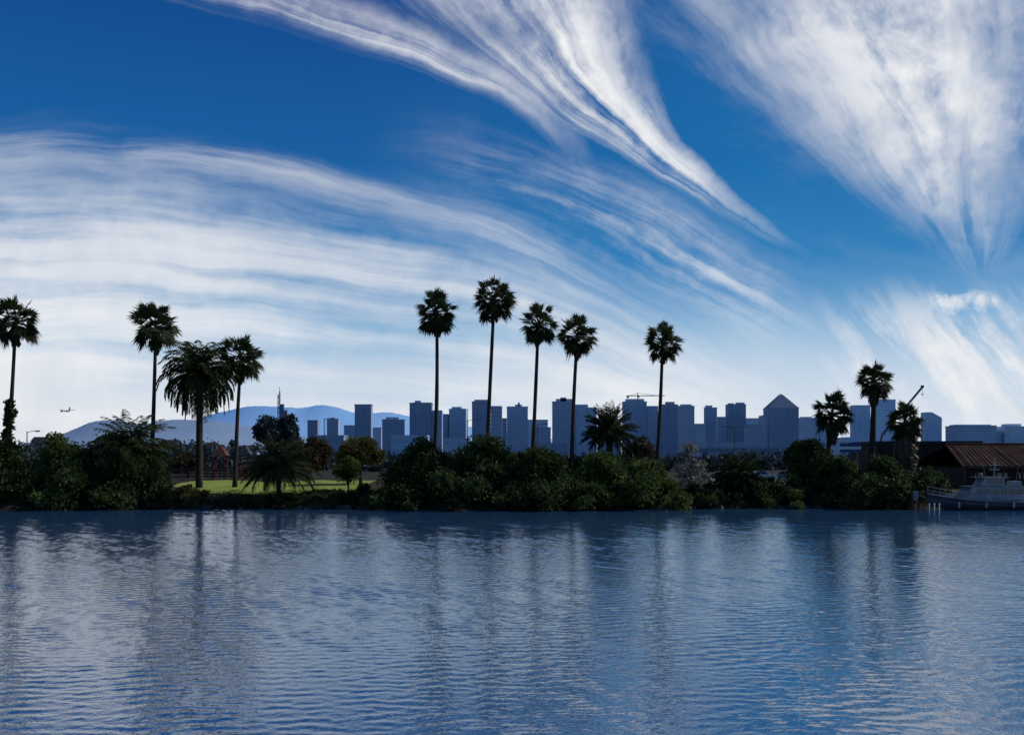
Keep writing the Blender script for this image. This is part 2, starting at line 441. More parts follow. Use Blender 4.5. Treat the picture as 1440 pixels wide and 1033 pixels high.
date_palm('small feathery palm among shrubs between the cars and the grey shrub', (1038,672), 42, 1038, 123.5, 26, n=60, tr=(.3,.3), e1=0, bend=1.5, name='low_palm', stub=False)

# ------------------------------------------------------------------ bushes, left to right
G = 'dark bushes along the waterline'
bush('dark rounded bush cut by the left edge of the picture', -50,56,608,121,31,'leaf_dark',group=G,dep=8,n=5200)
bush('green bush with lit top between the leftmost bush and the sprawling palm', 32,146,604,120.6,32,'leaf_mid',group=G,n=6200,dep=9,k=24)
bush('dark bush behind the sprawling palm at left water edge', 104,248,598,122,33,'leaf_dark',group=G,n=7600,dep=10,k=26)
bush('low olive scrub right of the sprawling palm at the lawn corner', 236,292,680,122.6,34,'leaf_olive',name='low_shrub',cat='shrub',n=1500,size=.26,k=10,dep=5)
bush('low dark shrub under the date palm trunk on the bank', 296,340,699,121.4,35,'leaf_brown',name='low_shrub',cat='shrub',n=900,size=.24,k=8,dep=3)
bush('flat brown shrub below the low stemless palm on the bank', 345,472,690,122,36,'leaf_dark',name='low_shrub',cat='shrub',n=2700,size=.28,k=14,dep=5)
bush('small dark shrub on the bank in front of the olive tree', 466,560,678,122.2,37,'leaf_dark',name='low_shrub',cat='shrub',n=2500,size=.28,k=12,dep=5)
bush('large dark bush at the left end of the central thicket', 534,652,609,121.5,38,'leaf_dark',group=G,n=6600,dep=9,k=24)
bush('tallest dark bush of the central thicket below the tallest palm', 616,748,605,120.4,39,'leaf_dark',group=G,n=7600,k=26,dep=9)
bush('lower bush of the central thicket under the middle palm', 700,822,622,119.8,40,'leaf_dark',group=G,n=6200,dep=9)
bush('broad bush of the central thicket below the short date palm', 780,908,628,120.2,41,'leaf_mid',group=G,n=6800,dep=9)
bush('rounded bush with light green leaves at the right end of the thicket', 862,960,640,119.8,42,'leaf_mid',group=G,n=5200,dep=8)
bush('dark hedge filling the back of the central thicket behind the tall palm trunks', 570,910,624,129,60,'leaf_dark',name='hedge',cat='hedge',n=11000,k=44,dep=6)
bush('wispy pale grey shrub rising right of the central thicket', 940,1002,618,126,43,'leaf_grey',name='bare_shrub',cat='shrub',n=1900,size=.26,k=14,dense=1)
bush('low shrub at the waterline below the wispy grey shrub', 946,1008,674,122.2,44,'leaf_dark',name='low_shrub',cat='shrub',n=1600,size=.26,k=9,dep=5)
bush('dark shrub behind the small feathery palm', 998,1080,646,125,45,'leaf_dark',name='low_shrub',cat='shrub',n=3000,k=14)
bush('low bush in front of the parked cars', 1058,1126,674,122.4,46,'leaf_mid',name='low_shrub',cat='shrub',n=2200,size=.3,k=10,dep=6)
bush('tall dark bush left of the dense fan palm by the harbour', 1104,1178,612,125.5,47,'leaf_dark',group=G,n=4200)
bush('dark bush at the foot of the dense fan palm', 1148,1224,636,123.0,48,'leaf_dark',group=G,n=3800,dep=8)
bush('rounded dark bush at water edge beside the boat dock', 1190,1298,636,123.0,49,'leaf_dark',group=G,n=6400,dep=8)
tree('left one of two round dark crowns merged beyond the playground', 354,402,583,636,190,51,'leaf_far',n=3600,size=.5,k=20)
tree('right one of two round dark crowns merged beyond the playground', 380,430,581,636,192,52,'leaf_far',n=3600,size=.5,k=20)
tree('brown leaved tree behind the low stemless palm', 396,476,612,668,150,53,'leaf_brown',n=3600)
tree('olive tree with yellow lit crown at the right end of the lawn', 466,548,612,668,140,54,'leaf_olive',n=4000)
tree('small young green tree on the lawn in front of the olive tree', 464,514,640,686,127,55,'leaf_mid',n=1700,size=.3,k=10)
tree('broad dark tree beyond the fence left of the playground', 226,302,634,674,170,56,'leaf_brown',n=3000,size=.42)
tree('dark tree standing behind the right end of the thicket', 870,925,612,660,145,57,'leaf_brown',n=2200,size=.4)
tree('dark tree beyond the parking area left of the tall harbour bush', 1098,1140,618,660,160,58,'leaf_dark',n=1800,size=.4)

# far wood
rng = np.random.default_rng(77)
C = []; Rr = []
for i in range(420):
    D = rng.uniform(230,560); px = rng.uniform(-60,1500)
    hgt = rng.uniform(632,644) if px > 330 else rng.uniform(614,636)
    r = rng.uniform(4,7)*D/400
    z = az(hgt, D)-r
    while z > 1.5:
        C.append((ax(px,D), D, z)); Rr.append(r); z -= r*1.1
    C.append((ax(px,D), D, 3.0+r*.3)); Rr.append(r)
struct(foliage(rng, C, Rr, 50000, 1.3, .7, zmin=2.5, core=.45).build('woodland', 'leaf_far'), 'distant mass of dark trees below the skyline', 'trees', 'stuff')
# shore grass
rng = np.random.default_rng(78); n = 9000
px = np.where(rng.random(n) < .6, rng.uniform(235,560,n), rng.uniform(945,1125,n)); D = rng.uniform(118.5,127.5,n)
X = (px-720)/F*D; Z = np.array([gz(d,x) for d,x in zip(D,X)])
k = Z > .02; X, D, Z = X[k], D[k], Z[k]; n = len(X)
T_ = norm(np.stack([rng.normal(size=n)*.35, rng.normal(size=n)*.35, np.ones(n)],1)); B_ = norm(np.cross(T_, rng.normal(size=(n,3))))
gm = MB(); gm.leaves(np.stack([X,D,Z-.05],1), T_, B_, .2+.4*rng.random(n), .05+.06*rng.random(n))
struct(gm.build('shore_grass', 'grass'), 'rough grass on the shore bank', 'grass', 'stuff')
# boulders
def rock(px, D, s, seed, label, grp):
    r = random.Random(seed); x = ax(px,D)
    while gz(D,x) < -.25: D += .3
    bm = bmesh.new(); bmesh.ops.create_icosphere(bm, subdivisions=2, radius=1)
    sx, sy, sz = s*r.uniform(.8,1.4), s*r.uniform(.8,1.2), s*r.uniform(.55,.85)
    for v in bm.verts:
        q = v.co.copy(); nn = 1+.22*math.sin(q.x*4+seed)+.18*math.sin(q.y*5+q.z*3+seed*2)
        v.co = Vector((q.x*sx,q.y*sy,q.z*sz))*nn*r.uniform(.93,1.06)
    me = bpy.data.meshes.new('boulder'); bm.to_mesh(me); bm.free(); me.materials.append(M['rock'])
    o = bpy.data.objects.new('boulder', me); col.objects.link(o); o.location = (x, D, max(gz(D,x),0)+s*.12)
    o['label'] = label; o['category'] = 'rock'; o['group'] = grp
rr = random.Random(9)
for i in range(22): rock(rr.uniform(250,540), rr.uniform(117,121), rr.uniform(.2,.6), i, 'dark boulder at the waterline below the green lawn', 'boulders below the lawn')
for i in range(18): rock(rr.uniform(955,1200), rr.uniform(117,121), rr.uniform(.2,.6), 40+i, 'boulder at the waterline between the thicket and the harbour', 'boulders right of the thicket')

# ------------------------------------------------------------------ hills
def hill(name, label, pts, D, mat, seed, amp=1.0):
    r = random.Random(seed); X = np.arange(pts[0][0], pts[-1][0]+1, 3)
    P = np.interp(X, [p[0] for p in pts], [p[1] for p in pts])
    P = np.convolve(np.pad(P, 3, mode='edge'), np.ones(7)/7, 'valid')
    S = np.convolve(np.pad(P, 30, mode='edge'), np.ones(61)/61, 'valid')
    mb = MB(); rows = 5; n = len(X)
    jit = [r.uniform(-amp,amp)*.4+amp*.6*math.sin(i*.21+seed)*math.sin(i*.083) for i in range(n)]
    for j in range(rows+1):
        f = j/rows; d = D*(.88+.12*f)
        for i in range(n):
            zr = az((P[i]+jit[i]) if j == rows else S[i]+1.5, D)
            mb.v.append((ax(X[i],D), d, 2+(zr-2)*f))
    for j in range(rows):
        for i in range(n-1): mb.f.append((j*n+i, j*n+i+1, (j+1)*n+i+1, (j+1)*n+i))
    o = mb.build(name, mat, None, True); struct(o, label, 'hills'); return o
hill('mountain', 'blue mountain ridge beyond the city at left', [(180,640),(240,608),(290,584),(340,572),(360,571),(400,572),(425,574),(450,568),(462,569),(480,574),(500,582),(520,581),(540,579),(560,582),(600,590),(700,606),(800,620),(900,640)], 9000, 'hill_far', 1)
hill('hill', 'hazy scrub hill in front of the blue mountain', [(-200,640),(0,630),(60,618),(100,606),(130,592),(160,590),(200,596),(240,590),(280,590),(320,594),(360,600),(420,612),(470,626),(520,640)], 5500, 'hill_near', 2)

# ------------------------------------------------------------------ skyline
def tower(label, x0, x1, yt, D=1900, mat='b0', caps=(), steps=(), style='h', nb=None, dep=None, name='high_rise', rz=0, pyr=None):
    win = 'w'+mat
    xc = ax((x0+x1)/2, D); W = mp(x1-x0, D); H = az(yt, D)-3; dep = dep or min(max(W*.7, 18), 45)
    t = thing(name, label, 'building', (xc, D, 3), rz)
    MB().box(-W/2,W/2,-dep/2,dep/2,0,H).build('tower_block', mat, t)
    nb = nb or int(max(3, min(22, H/4.5)))
    if style == 'h':
        for i in range(nb):
            z = H*(i+.3)/nb
            MB().box(-W/2-.35,W/2+.35,-dep/2-.35,dep/2+.35,z,z+H/nb*.42).build('window_band', win, t)
    else:
        nv = max(3, int(W/6)); rr = random.Random(int(x0))
        for i in range(nv):
            w_ = W/nv*rr.uniform(.3,.7)
            x = -W/2+W*(i+.15+rr.uniform(0,.15))/nv
            MB().box(x,x+w_,-dep/2-.4,dep/2+.4,H*.04,H*rr.choice((.96,.96,.9,.84))).build('window_strip', win, t)
    MB().box(-W/2-.6,W/2+.6,-dep/2-.6,dep/2+.6,H,H+1.6).build('parapet', mat, t)
    for (a, b_, y) in caps:
        MB().box(ax(a,D)-xc,ax(b_,D)-xc,-dep*.3,dep*.3,H+1.4,az(y,D)-3).build('penthouse', mat, t)
    for (a, b_, y) in steps:
        xa, xb = ax(a,D)-xc, ax(b_,D)-xc; hh = az(y,D)-3
        sm_ = {'b1':'b4','b4':'b0','b0':'b4'}.get(mat, mat)
        MB().box(xa,xb,-dep*.42,dep*.42,0,hh).build('wing', sm_, t)
        k = max(2, int(hh/7))
        for i in range(k):
            z = hh*(i+.3)/k
            MB().box(xa-.3,xb+.3,-dep*.42-.3,dep*.42+.3,z,z+hh/k*.4).build('window_band', 'w'+sm_, t)
    if pyr: pyr(t, W, dep, H, xc, D)
    return t
T = tower
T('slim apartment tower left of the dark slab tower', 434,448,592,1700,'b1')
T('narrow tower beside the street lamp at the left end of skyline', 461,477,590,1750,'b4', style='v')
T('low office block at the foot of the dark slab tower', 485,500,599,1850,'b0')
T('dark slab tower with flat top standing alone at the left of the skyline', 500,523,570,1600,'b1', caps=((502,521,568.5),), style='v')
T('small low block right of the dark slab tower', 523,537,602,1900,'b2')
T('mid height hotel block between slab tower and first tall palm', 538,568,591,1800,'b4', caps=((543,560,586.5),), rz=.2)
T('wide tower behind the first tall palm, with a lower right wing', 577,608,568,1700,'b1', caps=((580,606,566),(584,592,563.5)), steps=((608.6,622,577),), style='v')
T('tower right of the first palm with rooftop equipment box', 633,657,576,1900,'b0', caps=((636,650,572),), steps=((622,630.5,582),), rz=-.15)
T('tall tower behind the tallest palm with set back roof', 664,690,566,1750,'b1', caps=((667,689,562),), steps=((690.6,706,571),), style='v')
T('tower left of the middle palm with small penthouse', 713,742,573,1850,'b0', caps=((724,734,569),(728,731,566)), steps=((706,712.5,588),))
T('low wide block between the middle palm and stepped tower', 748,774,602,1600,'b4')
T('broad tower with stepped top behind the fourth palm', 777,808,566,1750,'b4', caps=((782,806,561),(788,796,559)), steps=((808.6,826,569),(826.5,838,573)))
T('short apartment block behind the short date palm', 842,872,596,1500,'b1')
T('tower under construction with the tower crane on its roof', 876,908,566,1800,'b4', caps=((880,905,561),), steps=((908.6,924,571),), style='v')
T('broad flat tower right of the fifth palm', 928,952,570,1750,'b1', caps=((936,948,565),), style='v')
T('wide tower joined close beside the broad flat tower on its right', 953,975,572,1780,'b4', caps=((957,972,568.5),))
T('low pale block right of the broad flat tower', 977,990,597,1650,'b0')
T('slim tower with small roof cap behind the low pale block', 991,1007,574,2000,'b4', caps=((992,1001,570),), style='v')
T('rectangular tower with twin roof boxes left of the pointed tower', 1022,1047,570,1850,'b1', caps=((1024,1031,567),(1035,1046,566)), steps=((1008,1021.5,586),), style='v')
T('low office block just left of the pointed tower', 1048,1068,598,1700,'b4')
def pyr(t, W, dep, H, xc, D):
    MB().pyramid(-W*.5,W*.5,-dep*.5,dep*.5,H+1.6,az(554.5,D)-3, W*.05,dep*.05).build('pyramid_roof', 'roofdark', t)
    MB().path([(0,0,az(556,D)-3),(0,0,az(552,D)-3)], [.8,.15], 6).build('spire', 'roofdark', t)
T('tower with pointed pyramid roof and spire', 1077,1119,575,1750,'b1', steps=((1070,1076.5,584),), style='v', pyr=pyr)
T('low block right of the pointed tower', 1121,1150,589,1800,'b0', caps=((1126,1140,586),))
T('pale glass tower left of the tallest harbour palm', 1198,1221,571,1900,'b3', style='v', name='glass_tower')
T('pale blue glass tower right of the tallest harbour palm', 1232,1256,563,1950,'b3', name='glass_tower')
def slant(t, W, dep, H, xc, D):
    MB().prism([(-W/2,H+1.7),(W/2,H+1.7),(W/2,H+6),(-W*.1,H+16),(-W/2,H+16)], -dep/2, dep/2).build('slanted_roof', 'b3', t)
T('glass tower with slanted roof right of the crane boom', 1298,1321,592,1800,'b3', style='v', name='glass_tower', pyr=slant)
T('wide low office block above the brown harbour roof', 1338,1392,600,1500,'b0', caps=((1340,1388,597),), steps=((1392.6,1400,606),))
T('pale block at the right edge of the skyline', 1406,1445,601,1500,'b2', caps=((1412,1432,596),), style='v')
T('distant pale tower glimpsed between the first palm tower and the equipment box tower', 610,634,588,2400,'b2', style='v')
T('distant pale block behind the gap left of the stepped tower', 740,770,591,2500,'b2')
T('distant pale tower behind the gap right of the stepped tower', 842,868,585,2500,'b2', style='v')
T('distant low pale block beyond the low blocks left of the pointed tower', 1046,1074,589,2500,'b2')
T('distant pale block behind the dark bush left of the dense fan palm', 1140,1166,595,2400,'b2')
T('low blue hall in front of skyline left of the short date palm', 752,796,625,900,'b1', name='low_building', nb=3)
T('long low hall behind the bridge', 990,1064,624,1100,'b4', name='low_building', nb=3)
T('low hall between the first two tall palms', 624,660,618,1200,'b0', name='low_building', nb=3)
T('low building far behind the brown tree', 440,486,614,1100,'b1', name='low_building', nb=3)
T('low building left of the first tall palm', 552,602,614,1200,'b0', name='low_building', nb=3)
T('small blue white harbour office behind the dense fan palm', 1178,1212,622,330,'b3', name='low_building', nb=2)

# tower crane
D = 1800; t = thing('tower_crane', 'thin tower crane with long horizontal jib above the skyline', 'crane', (ax(897,D), D+2, az(561,D)-.4))
zj = az(556,D)-az(561,D); q = mp(1,D)
MB().bar((0,0,0),(0,0,zj+4*q),.9,4).build('mast','roofdark',t)
MB().bar((-16*q,0,zj),(38*q,0,zj+.5),.8,4).build('jib','roofdark',t)
MB().path([(-14*q,0,zj),(0,0,zj+4*q),(30*q,0,zj)],.3,4).build('tie_cable','roofdark',t)
MB().cbox(-14*q,0,4,3,zj-4,zj).build('counterweight','roofdark',t)
MB().cbox(2,0,2.5,2.5,zj-3,zj-.5).build('cab','roofdark',t)

# slim mast tower
D = 1300; xt = ax(393,D); t = thing('mast_tower', 'slim lattice tower with an orange and dark shaft above the round trees', 'tower', (xt, D, 3.3))
H = az(547,D)-3.3; q = mp(1,D)
for sx in (-1,1):
    MB().bar((sx*2.2*q,-2,0),(sx*1.2*q-.5,-1,H*.93),.7,4).build('leg','roofdark',t)
lt = MB()
for i in range(14): lt.bar(((-1)**i*1.9*q,-1.5,H*.45+i*H*.034),(-(-1)**i*1.9*q,-1.5,H*.45+(i+1)*H*.034),.4,4)
lt.build('lattice','roofdark',t)
MB().cbox(.4*q,0,1.3*q,2,H*.5,H*.97).build('shaft','orange',t)
MB().cbox(4*q,0,5*q,4,H*.5,H*.80).build('cabin','roofdark',t)
MB().cbox(8*q,0,6*q,3.9,H*.5,H*.72).build('platform','roofdark',t)
MB().bar((0,0,H*.9),(0,0,H*1.03),.3,4).build('antenna','dsteel',t)

# mobile crane
D = 340; t = thing('mobile_crane', 'crane with long diagonal boom raised behind the harbour palms', 'crane', (ax(1232,D), D, gz(D)))
def L3(px,py): return Vector((ax(px,D)-ax(1232,D),0,az(py,D)-gz(D)))
mb = MB(); p, e = L3(1240,612), L3(1297,544)
for o in ((0,.35,.3),(0,-.35,.3),(.25,0,-.3)): mb.bar(p+Vector(o),e+Vector(o)*.6,.16,4)
for i in range(22):
    f = i/22; g = (i+1)/22; s = (-1)**i
    mb.bar(p.lerp(e,f)+Vector((.15,.35*s,0)),p.lerp(e,g)+Vector((0,-.35*s,.2)),.08,3)
mb.build('boom','dsteel',t)
MB().cbox(0,0,3.4,2.8,0,3.2).build('base','dsteel',t)
MB().path([(.5,0,3),p],[.5,.35],6).build('boom_foot','dsteel',t)
MB().prism([(-2.4,3.25),(1.6,3.25),(2.0,4.2),(1.4,5.2),(-2.4,5.2)],-1.3,1.3).build('cab','grey',t)
MB().bar(e,e+Vector((0,0,-2.2)),.06,4).build('hoist_cable','dsteel',t)
MB().lathe([(.1,.6),(.3,.3),(.25,0)],e+Vector((0,0,-2.8)),8).build('hook_block','dsteel',t)
MB().cbox(e.x,0,.9,.6,e.z-.3,e.z+.6).build('boom_head','dsteel',t)

# airliner, head on
D = 1800; t = thing('airliner', 'white airliner flying low toward the viewer at left', 'airplane', (ax(92,D), D, az(577,D)))
def ylathe(prof, c, n=14):
    m = MB(); m.lathe(prof, (0,0,0), n); m.v = [(v[0]+c[0], v[2]+c[1], v[1]+c[2]) for v in m.v]; return m
ylathe([(.1,-18),(1.0,-17),(1.7,-15),(2.0,-12),(2.0,8),(1.5,13),(.4,19)], (0,0,0)).build('fuselage','white',t,True)
for sg in (-1,1):
    w = MB(); w.add([(sg*1.5,-4,-.9),(sg*17,4,1.6),(sg*17,5.6,1.6),(sg*1.5,3.5,-.9),(sg*1.5,-4,-.2),(sg*17,4,1.85),(sg*17,5.6,1.85),(sg*1.5,3.5,-.2)],
        [(0,3,2,1),(4,5,6,7),(0,1,5,4),(1,2,6,5),(2,3,7,6),(3,0,4,7)]); w.build('wing','white',t)
    ylathe([(.8,-3.2),(1.15,-2.8),(1.2,-.5),(.7,1.8)], (sg*5.5,-3,-1.9), 12).build('engine','grey',t,True)
    w = MB(); w.add([(sg*.5,13,.8),(sg*6.5,17,1.5),(sg*6.5,18.4,1.5),(sg*.5,17,.8),(sg*.5,13,1.1),(sg*6.5,17,1.65),(sg*6.5,18.4,1.65),(sg*.5,17,1.1)],
        [(0,3,2,1),(4,5,6,7),(0,1,5,4),(1,2,6,5),(2,3,7,6),(3,0,4,7)]); w.build('tailplane','white',t)
    MB().bar((sg*2.8,1,-.6),(sg*2.8,1,-3.2),.35,6).build('landing_gear','dsteel',t)
MB().bar((0,-13,-1.5),(0,-13,-3.4),.3,6).build('landing_gear','dsteel',t)
m = MB(); m.prismx([(12,1.2),(18.5,1.0),(19.5,7.5),(17,7.5)],-.25,.25); m.build('tail_fin','navy',t)
MB().box(-.9,.9,-16.4,-15.6,.75,1.3).build('windscreen','glass',t)

# ------------------------------------------------------------------ bridge / overpass
D = 700; x0, x1 = ax(975,D), ax(1180,D); t = thing('overpass', 'long level concrete overpass behind the parking area', 'bridge', (x0, D, 3.4)); Lb = x1-x0
zd = az(636,D)-3.4
MB().box(0,Lb,-5,5,zd,zd+2).build('deck','concrete',t)
MB().box(0,Lb,-5.2,-4.9,zd+2.05,zd+3.1).build('parapet','concrete',t)
for i in range(6): MB().cbox(Lb*(i+.5)/6,0,2.4,6,0,zd-.02).build('pier','concrete',t)

# ------------------------------------------------------------------ street lamps
def lamp(label, px, ytop, D, double=False, arm=1.8):
    x = ax(px,D); zg = gz(D,x); H = az(ytop,D)-zg
    t = thing('street_lamp', label, 'street lamp', (x,D,zg), 0, 'street lamps beyond the shore')
    MB().path([(0,0,0),(0,0,H)],[.16,.09],8).build('pole','dsteel',t)
    MB().lathe([(.3,0),(.3,.3),(.18,.5)],n=8).build('base','dsteel',t)
    for sg in ((-1,1) if double else (1,)):
        MB().path([(0,0,H-.3),(sg*arm*.5,0,H),(sg*arm,0,H+.05)],.06,5).build('arm','dsteel',t)
        hd = MB().cbox(sg*(arm+.35),0,.9,.4,H-.08,H+.14).build('lamp_head','dsteel',t)
        MB().cbox(sg*(arm+.35),0,.6,.3,H-.14,H-.085).build('lens','lens',hd)
lamp('dark street lamp between the first and the tallest palm of the row', 657,590,230)
lamp('street lamp just right of the middle palm of the row', 756,596,260)
lamp('double armed street lamp above the overpass and small feathery palm', 1033,600,300,True,3.0)
lamp('street lamp against the mountain above the brown tree', 456,588,240)
lamp('street lamp above the leftmost bushes at left', 38,606,200)
lamp('street lamp left of the slanted glass tower by the harbour', 1152,606,280)

# ------------------------------------------------------------------ houses left
def house(label, px, ytop, w, D, seed, wall='stucco', roof='roofgrey'):
    r = random.Random(seed); x = ax(px,D); W = mp(w,D); z0 = 3.2; zt = az(ytop,D)-z0
    t = thing('house', label, 'house', (x,D,z0), r.uniform(-.2,.2), None); d = W*.7; hw = zt*.84
    MB().box(-W/2,W/2,-d/2,d/2,0,hw).build('wall',wall,t)
    rf = MB(); rf.prismx([(-d/2-.5,hw),(d/2+.5,hw),(0,zt)],-W/2-.4,W/2+.4); rf = rf.build('roof',roof,t)
    MB().cbox(W*.25,d*.1,.9,.9,zt*.84,zt*1.06).build('chimney','redwood',rf)
    for i in range(3):
        xx = -W/2+W*(i+.5)/3
        f = MB().box(xx-.7,xx+.7,-d/2-.08,-d/2-.002,hw-2.6,hw-1.0).build('window','stucco',t)
        MB().box(xx-.55,xx+.55,-d/2-.1,-d/2-.082,hw-2.45,hw-1.15).build('pane','glass',f)
    MB().box(-.5,.5,-d/2-.06,-d/2-.002,0,2.1).build('door','redwood',t)
house('pale house with grey roof left of the mountain foot behind date palm', 240,618,24,480,1)
house('reddish house behind the date palm trunk on the left', 264,624,22,460,2,'redwood')
house('small pale house right of the date palm trunk by playground', 296,622,20,490,3,'stucco')
house('grey house far left beyond the leftmost bushes', 60,614,24,600,4,'concrete')
house('pale house seen between left bushes and the second palm', 228,627,20,420,5,'concrete','redwood')
house('low pale house between playground and the round dark trees', 350,626,24,480,6,'concrete')

# ------------------------------------------------------------------ playground
D = 156; x0 = ax(320,D); zg = gz(D,x0)
t = thing('playground_tower', 'red playground climbing frame with two pointed roofs behind the palm trunks', 'playground', (x0,D,zg))
for cx, rl in ((ax(310,D)-x0,'redwood'),(ax(344,D)-x0,'navy')):
    for sx in (-1,1):
        for sy in (-1,1): MB().bar((cx+sx*.85,sy*.85,0),(cx+sx*.85,sy*.85,3.9),.09,6).build('post','red',t)
    MB().pyramid(cx-1.25,cx+1.25,-1.25,1.25,3.9,5.6,.05,.05).build('roof',rl,t)
    MB().cbox(cx,0,1.8,1.8,1.5,1.65).build('platform','dsteel',t)
    m = MB()
    for k in range(7): m.bar((cx-.8+k*.27,-.86,1.65),(cx-.8+k*.27,-.86,2.5),.025,4)
    m.bar((cx-.85,-.86,2.5),(cx+.85,-.86,2.5),.04,5); m.build('railing','red',t)
bx0, bx1 = ax(310,D)-x0+.95, ax(344,D)-x0-.95
MB().box(bx0,bx1,-.5,.5,1.45,1.55).build('bridge_walkway','dsteel',t)
m = MB(); cx = ax(344,D)-x0
m.prism([(cx+.95,1.6),(cx+1.3,1.6),(cx+3.2,.35),(cx+3.8,.3),(cx+3.8,.2),(cx+3.1,.25),(cx+1.2,1.5),(cx+.95,1.5)],-.4,.4); m.build('slide','red',t)
cx = ax(310,D)-x0; m = MB()
for sy in (-.35,.35): m.bar((cx-1.7,sy,0),(cx-.9,sy,1.6),.05,5)
for k in range(5): m.bar((cx-1.6+k*.16,-.35,.25+k*.3),(cx-1.6+k*.16,.35,.25+k*.3),.03,5)
m.build('ladder','red',t)
# fence
D = 160; x0, x1 = ax(238,D), ax(432,D); zg = gz(D)
t = thing('rail_fence', 'reddish brown fence running behind the lawn and playground', 'fence', (x0,D,zg)); Lf = x1-x0
for z in (.35,.8,1.25,1.6): MB().box(0,Lf,-.05,.0,z,z+.24).build('rail','redwood',t)
for i in range(12): MB().cbox(Lf*i/11,.06,.13,.10,0,2.0).build('post','redwood',t)

# ------------------------------------------------------------------ cars
def car(label, px, D, paint, rz):
    x = ax(px,D); t = thing('parked_car', label, 'car', (x,D,gz(D,x)+.03), rz, 'cars parked behind the shore bushes')
    MB().prism([(-2.1,.32),(2.1,.32),(2.15,.62),(2.0,.82),(1.1,.92),(-1.5,.95),(-2.1,.88),(-2.18,.55)],-.86,.86).build('body',paint,t)
    MB().prism([(-1.75,.952),(1.05,.925),(.3,1.42),(-.1,1.48),(-1.0,1.46),(-1.4,1.36)],-.74,.74).build('cabin',paint,t)
    for sy in (-1,1):
        y = sy*.745
        for pr in ([(-1.45,1.0),(-.55,1.0),(-.55,1.38),(-1.1,1.36)],[(-.45,1.0),(.75,.99),(.22,1.36),(-.45,1.38)]):
            MB().prism(pr,min(y,y+sy*.01),max(y,y+sy*.01)).build('window','glass',t)
        for xx in (-1.35,1.35):
            m = MB(); m.lathe([(.2,-.1),(.32,-.1),(.32,.1),(.2,.1)],n=14); m.v = [(v[0]+xx,v[2]+sy*.80,v[1]+.32) for v in m.v]; w = m.build('wheel','rubber',t)
            m = MB(); m.lathe([(.19,-.11),(.19,.11)],n=10); m.v = [(v[0]+xx,v[2]+sy*.80,v[1]+.32) for v in m.v]; m.build('rim','steel',w)
        MB().cbox(2.1,sy*.6,.12,.3,.6,.76).build('headlight','lens',t)
        MB().cbox(-2.13,sy*.62,.1,.25,.62,.8).build('taillight','red',t)
car('white parked car behind the low bush left of the silver one', 1072,150,'white',.1)
car('silver parked car nearest the tall harbour bush', 1108,153,'steel',-.15)
car('dark blue parked car behind the small feathery palm', 1022,152,'navy',.05)

# ------------------------------------------------------------------ harbour shed
xL, xR = ax(1330,138), ax(1500,138); t = thing('harbour_shed', 'harbour shed with sloping ribbed brown tile roof behind the moored boat', 'building', (xL,138,gz(138))); g0 = gz(138); W = xR-xL
zE = az(657,133)-g0; zRg = az(627,143)-g0
MB().box(1.2,W,-3.6,12,0,zE-.05).build('wall','dwall',t)
rf = MB(); rf.add([(0,-5,zE),(W,-5,zE),(W,5,zRg),(2.2,5,zRg),(0,-5,zE+.22),(W,-5,zE+.22),(W,5,zRg+.22),(2.2,5,zRg+.22),(0,14,zE),(W,14,zE),(0,14,zE+.22),(W,14,zE+.22)],
   [(0,1,2,3),(4,7,6,5),(0,4,5,1),(0,3,7,4),(1,5,6,2),(3,2,9,8),(7,10,11,6),(8,9,11,10),(2,6,11,9),(3,8,10,7)])
nR = 27; rr = random.Random(5)
for i in range(nR):
    f = (i+rr.uniform(-.22,.22))/nR; xa = W*f; xb = 2.2+(W-2.2)*f
    rf.path([(xa,-5.05,zE+.22),(xb,5,zRg+.23)],[.11*rr.uniform(.5,1.15),.10*rr.uniform(.5,1.1)],5)
rf.path([(2.2,5,zRg+.28),(W,5,zRg+.28)],.18,6); rf = rf.build('roof','tile',t)
for i in range(6): MB().cbox(.5+i*2.6,-4.7,.22,.22,0,zE+.05).build('post','wood',t)
MB().box(0,W,-5.12,-5.02,zE-.12,zE+.2).build('fascia','wood',t)
for i in range(4):
    f = MB().box(2.2+i*3,3.9+i*3,-3.68,-3.603,.9,1.9).build('window','wood',t)
    MB().box(2.35+i*3,3.75+i*3,-3.70,-3.682,1.0,1.8).build('pane','glass',f)
D = 165; xa, xb = ax(1212,D), ax(1356,D); g = gz(D); t = thing('flat_roofed_shed', 'long dark flat roofed shed behind the thick trunked palm', 'building', (xa,D,g)); Wd = xb-xa; zt = az(621,D)-g
MB().box(.3,Wd-.3,-6,6,0,zt-.6).build('wall','dwall',t); MB().box(0,Wd,-6.5,6.5,zt-.58,zt).build('roof','roofgrey',t)
for i in range(4): MB().box(1.5+i*4,4+i*4,-6.06,-6.003,0,3.2).build('door','dsteel',t)
D = 150; t = thing('harbour_sign', 'small blue and white sign board left of the flat roofed shed', 'sign', (ax(1196,D),D,gz(D))); zs = az(636,D)-gz(D)
for sx in (-1,1): MB().bar((sx*1.1,.08,0),(sx*1.1,.08,zs+1.2),.06,6).build('post','steel',t)
MB().box(-1.6,1.6,-.03,.03,zs,zs+1.4).build('board','blue',t)
MB().box(-1.6,1.6,-.045,-.033,zs+.5,zs+.9).build('stripe','white',t)

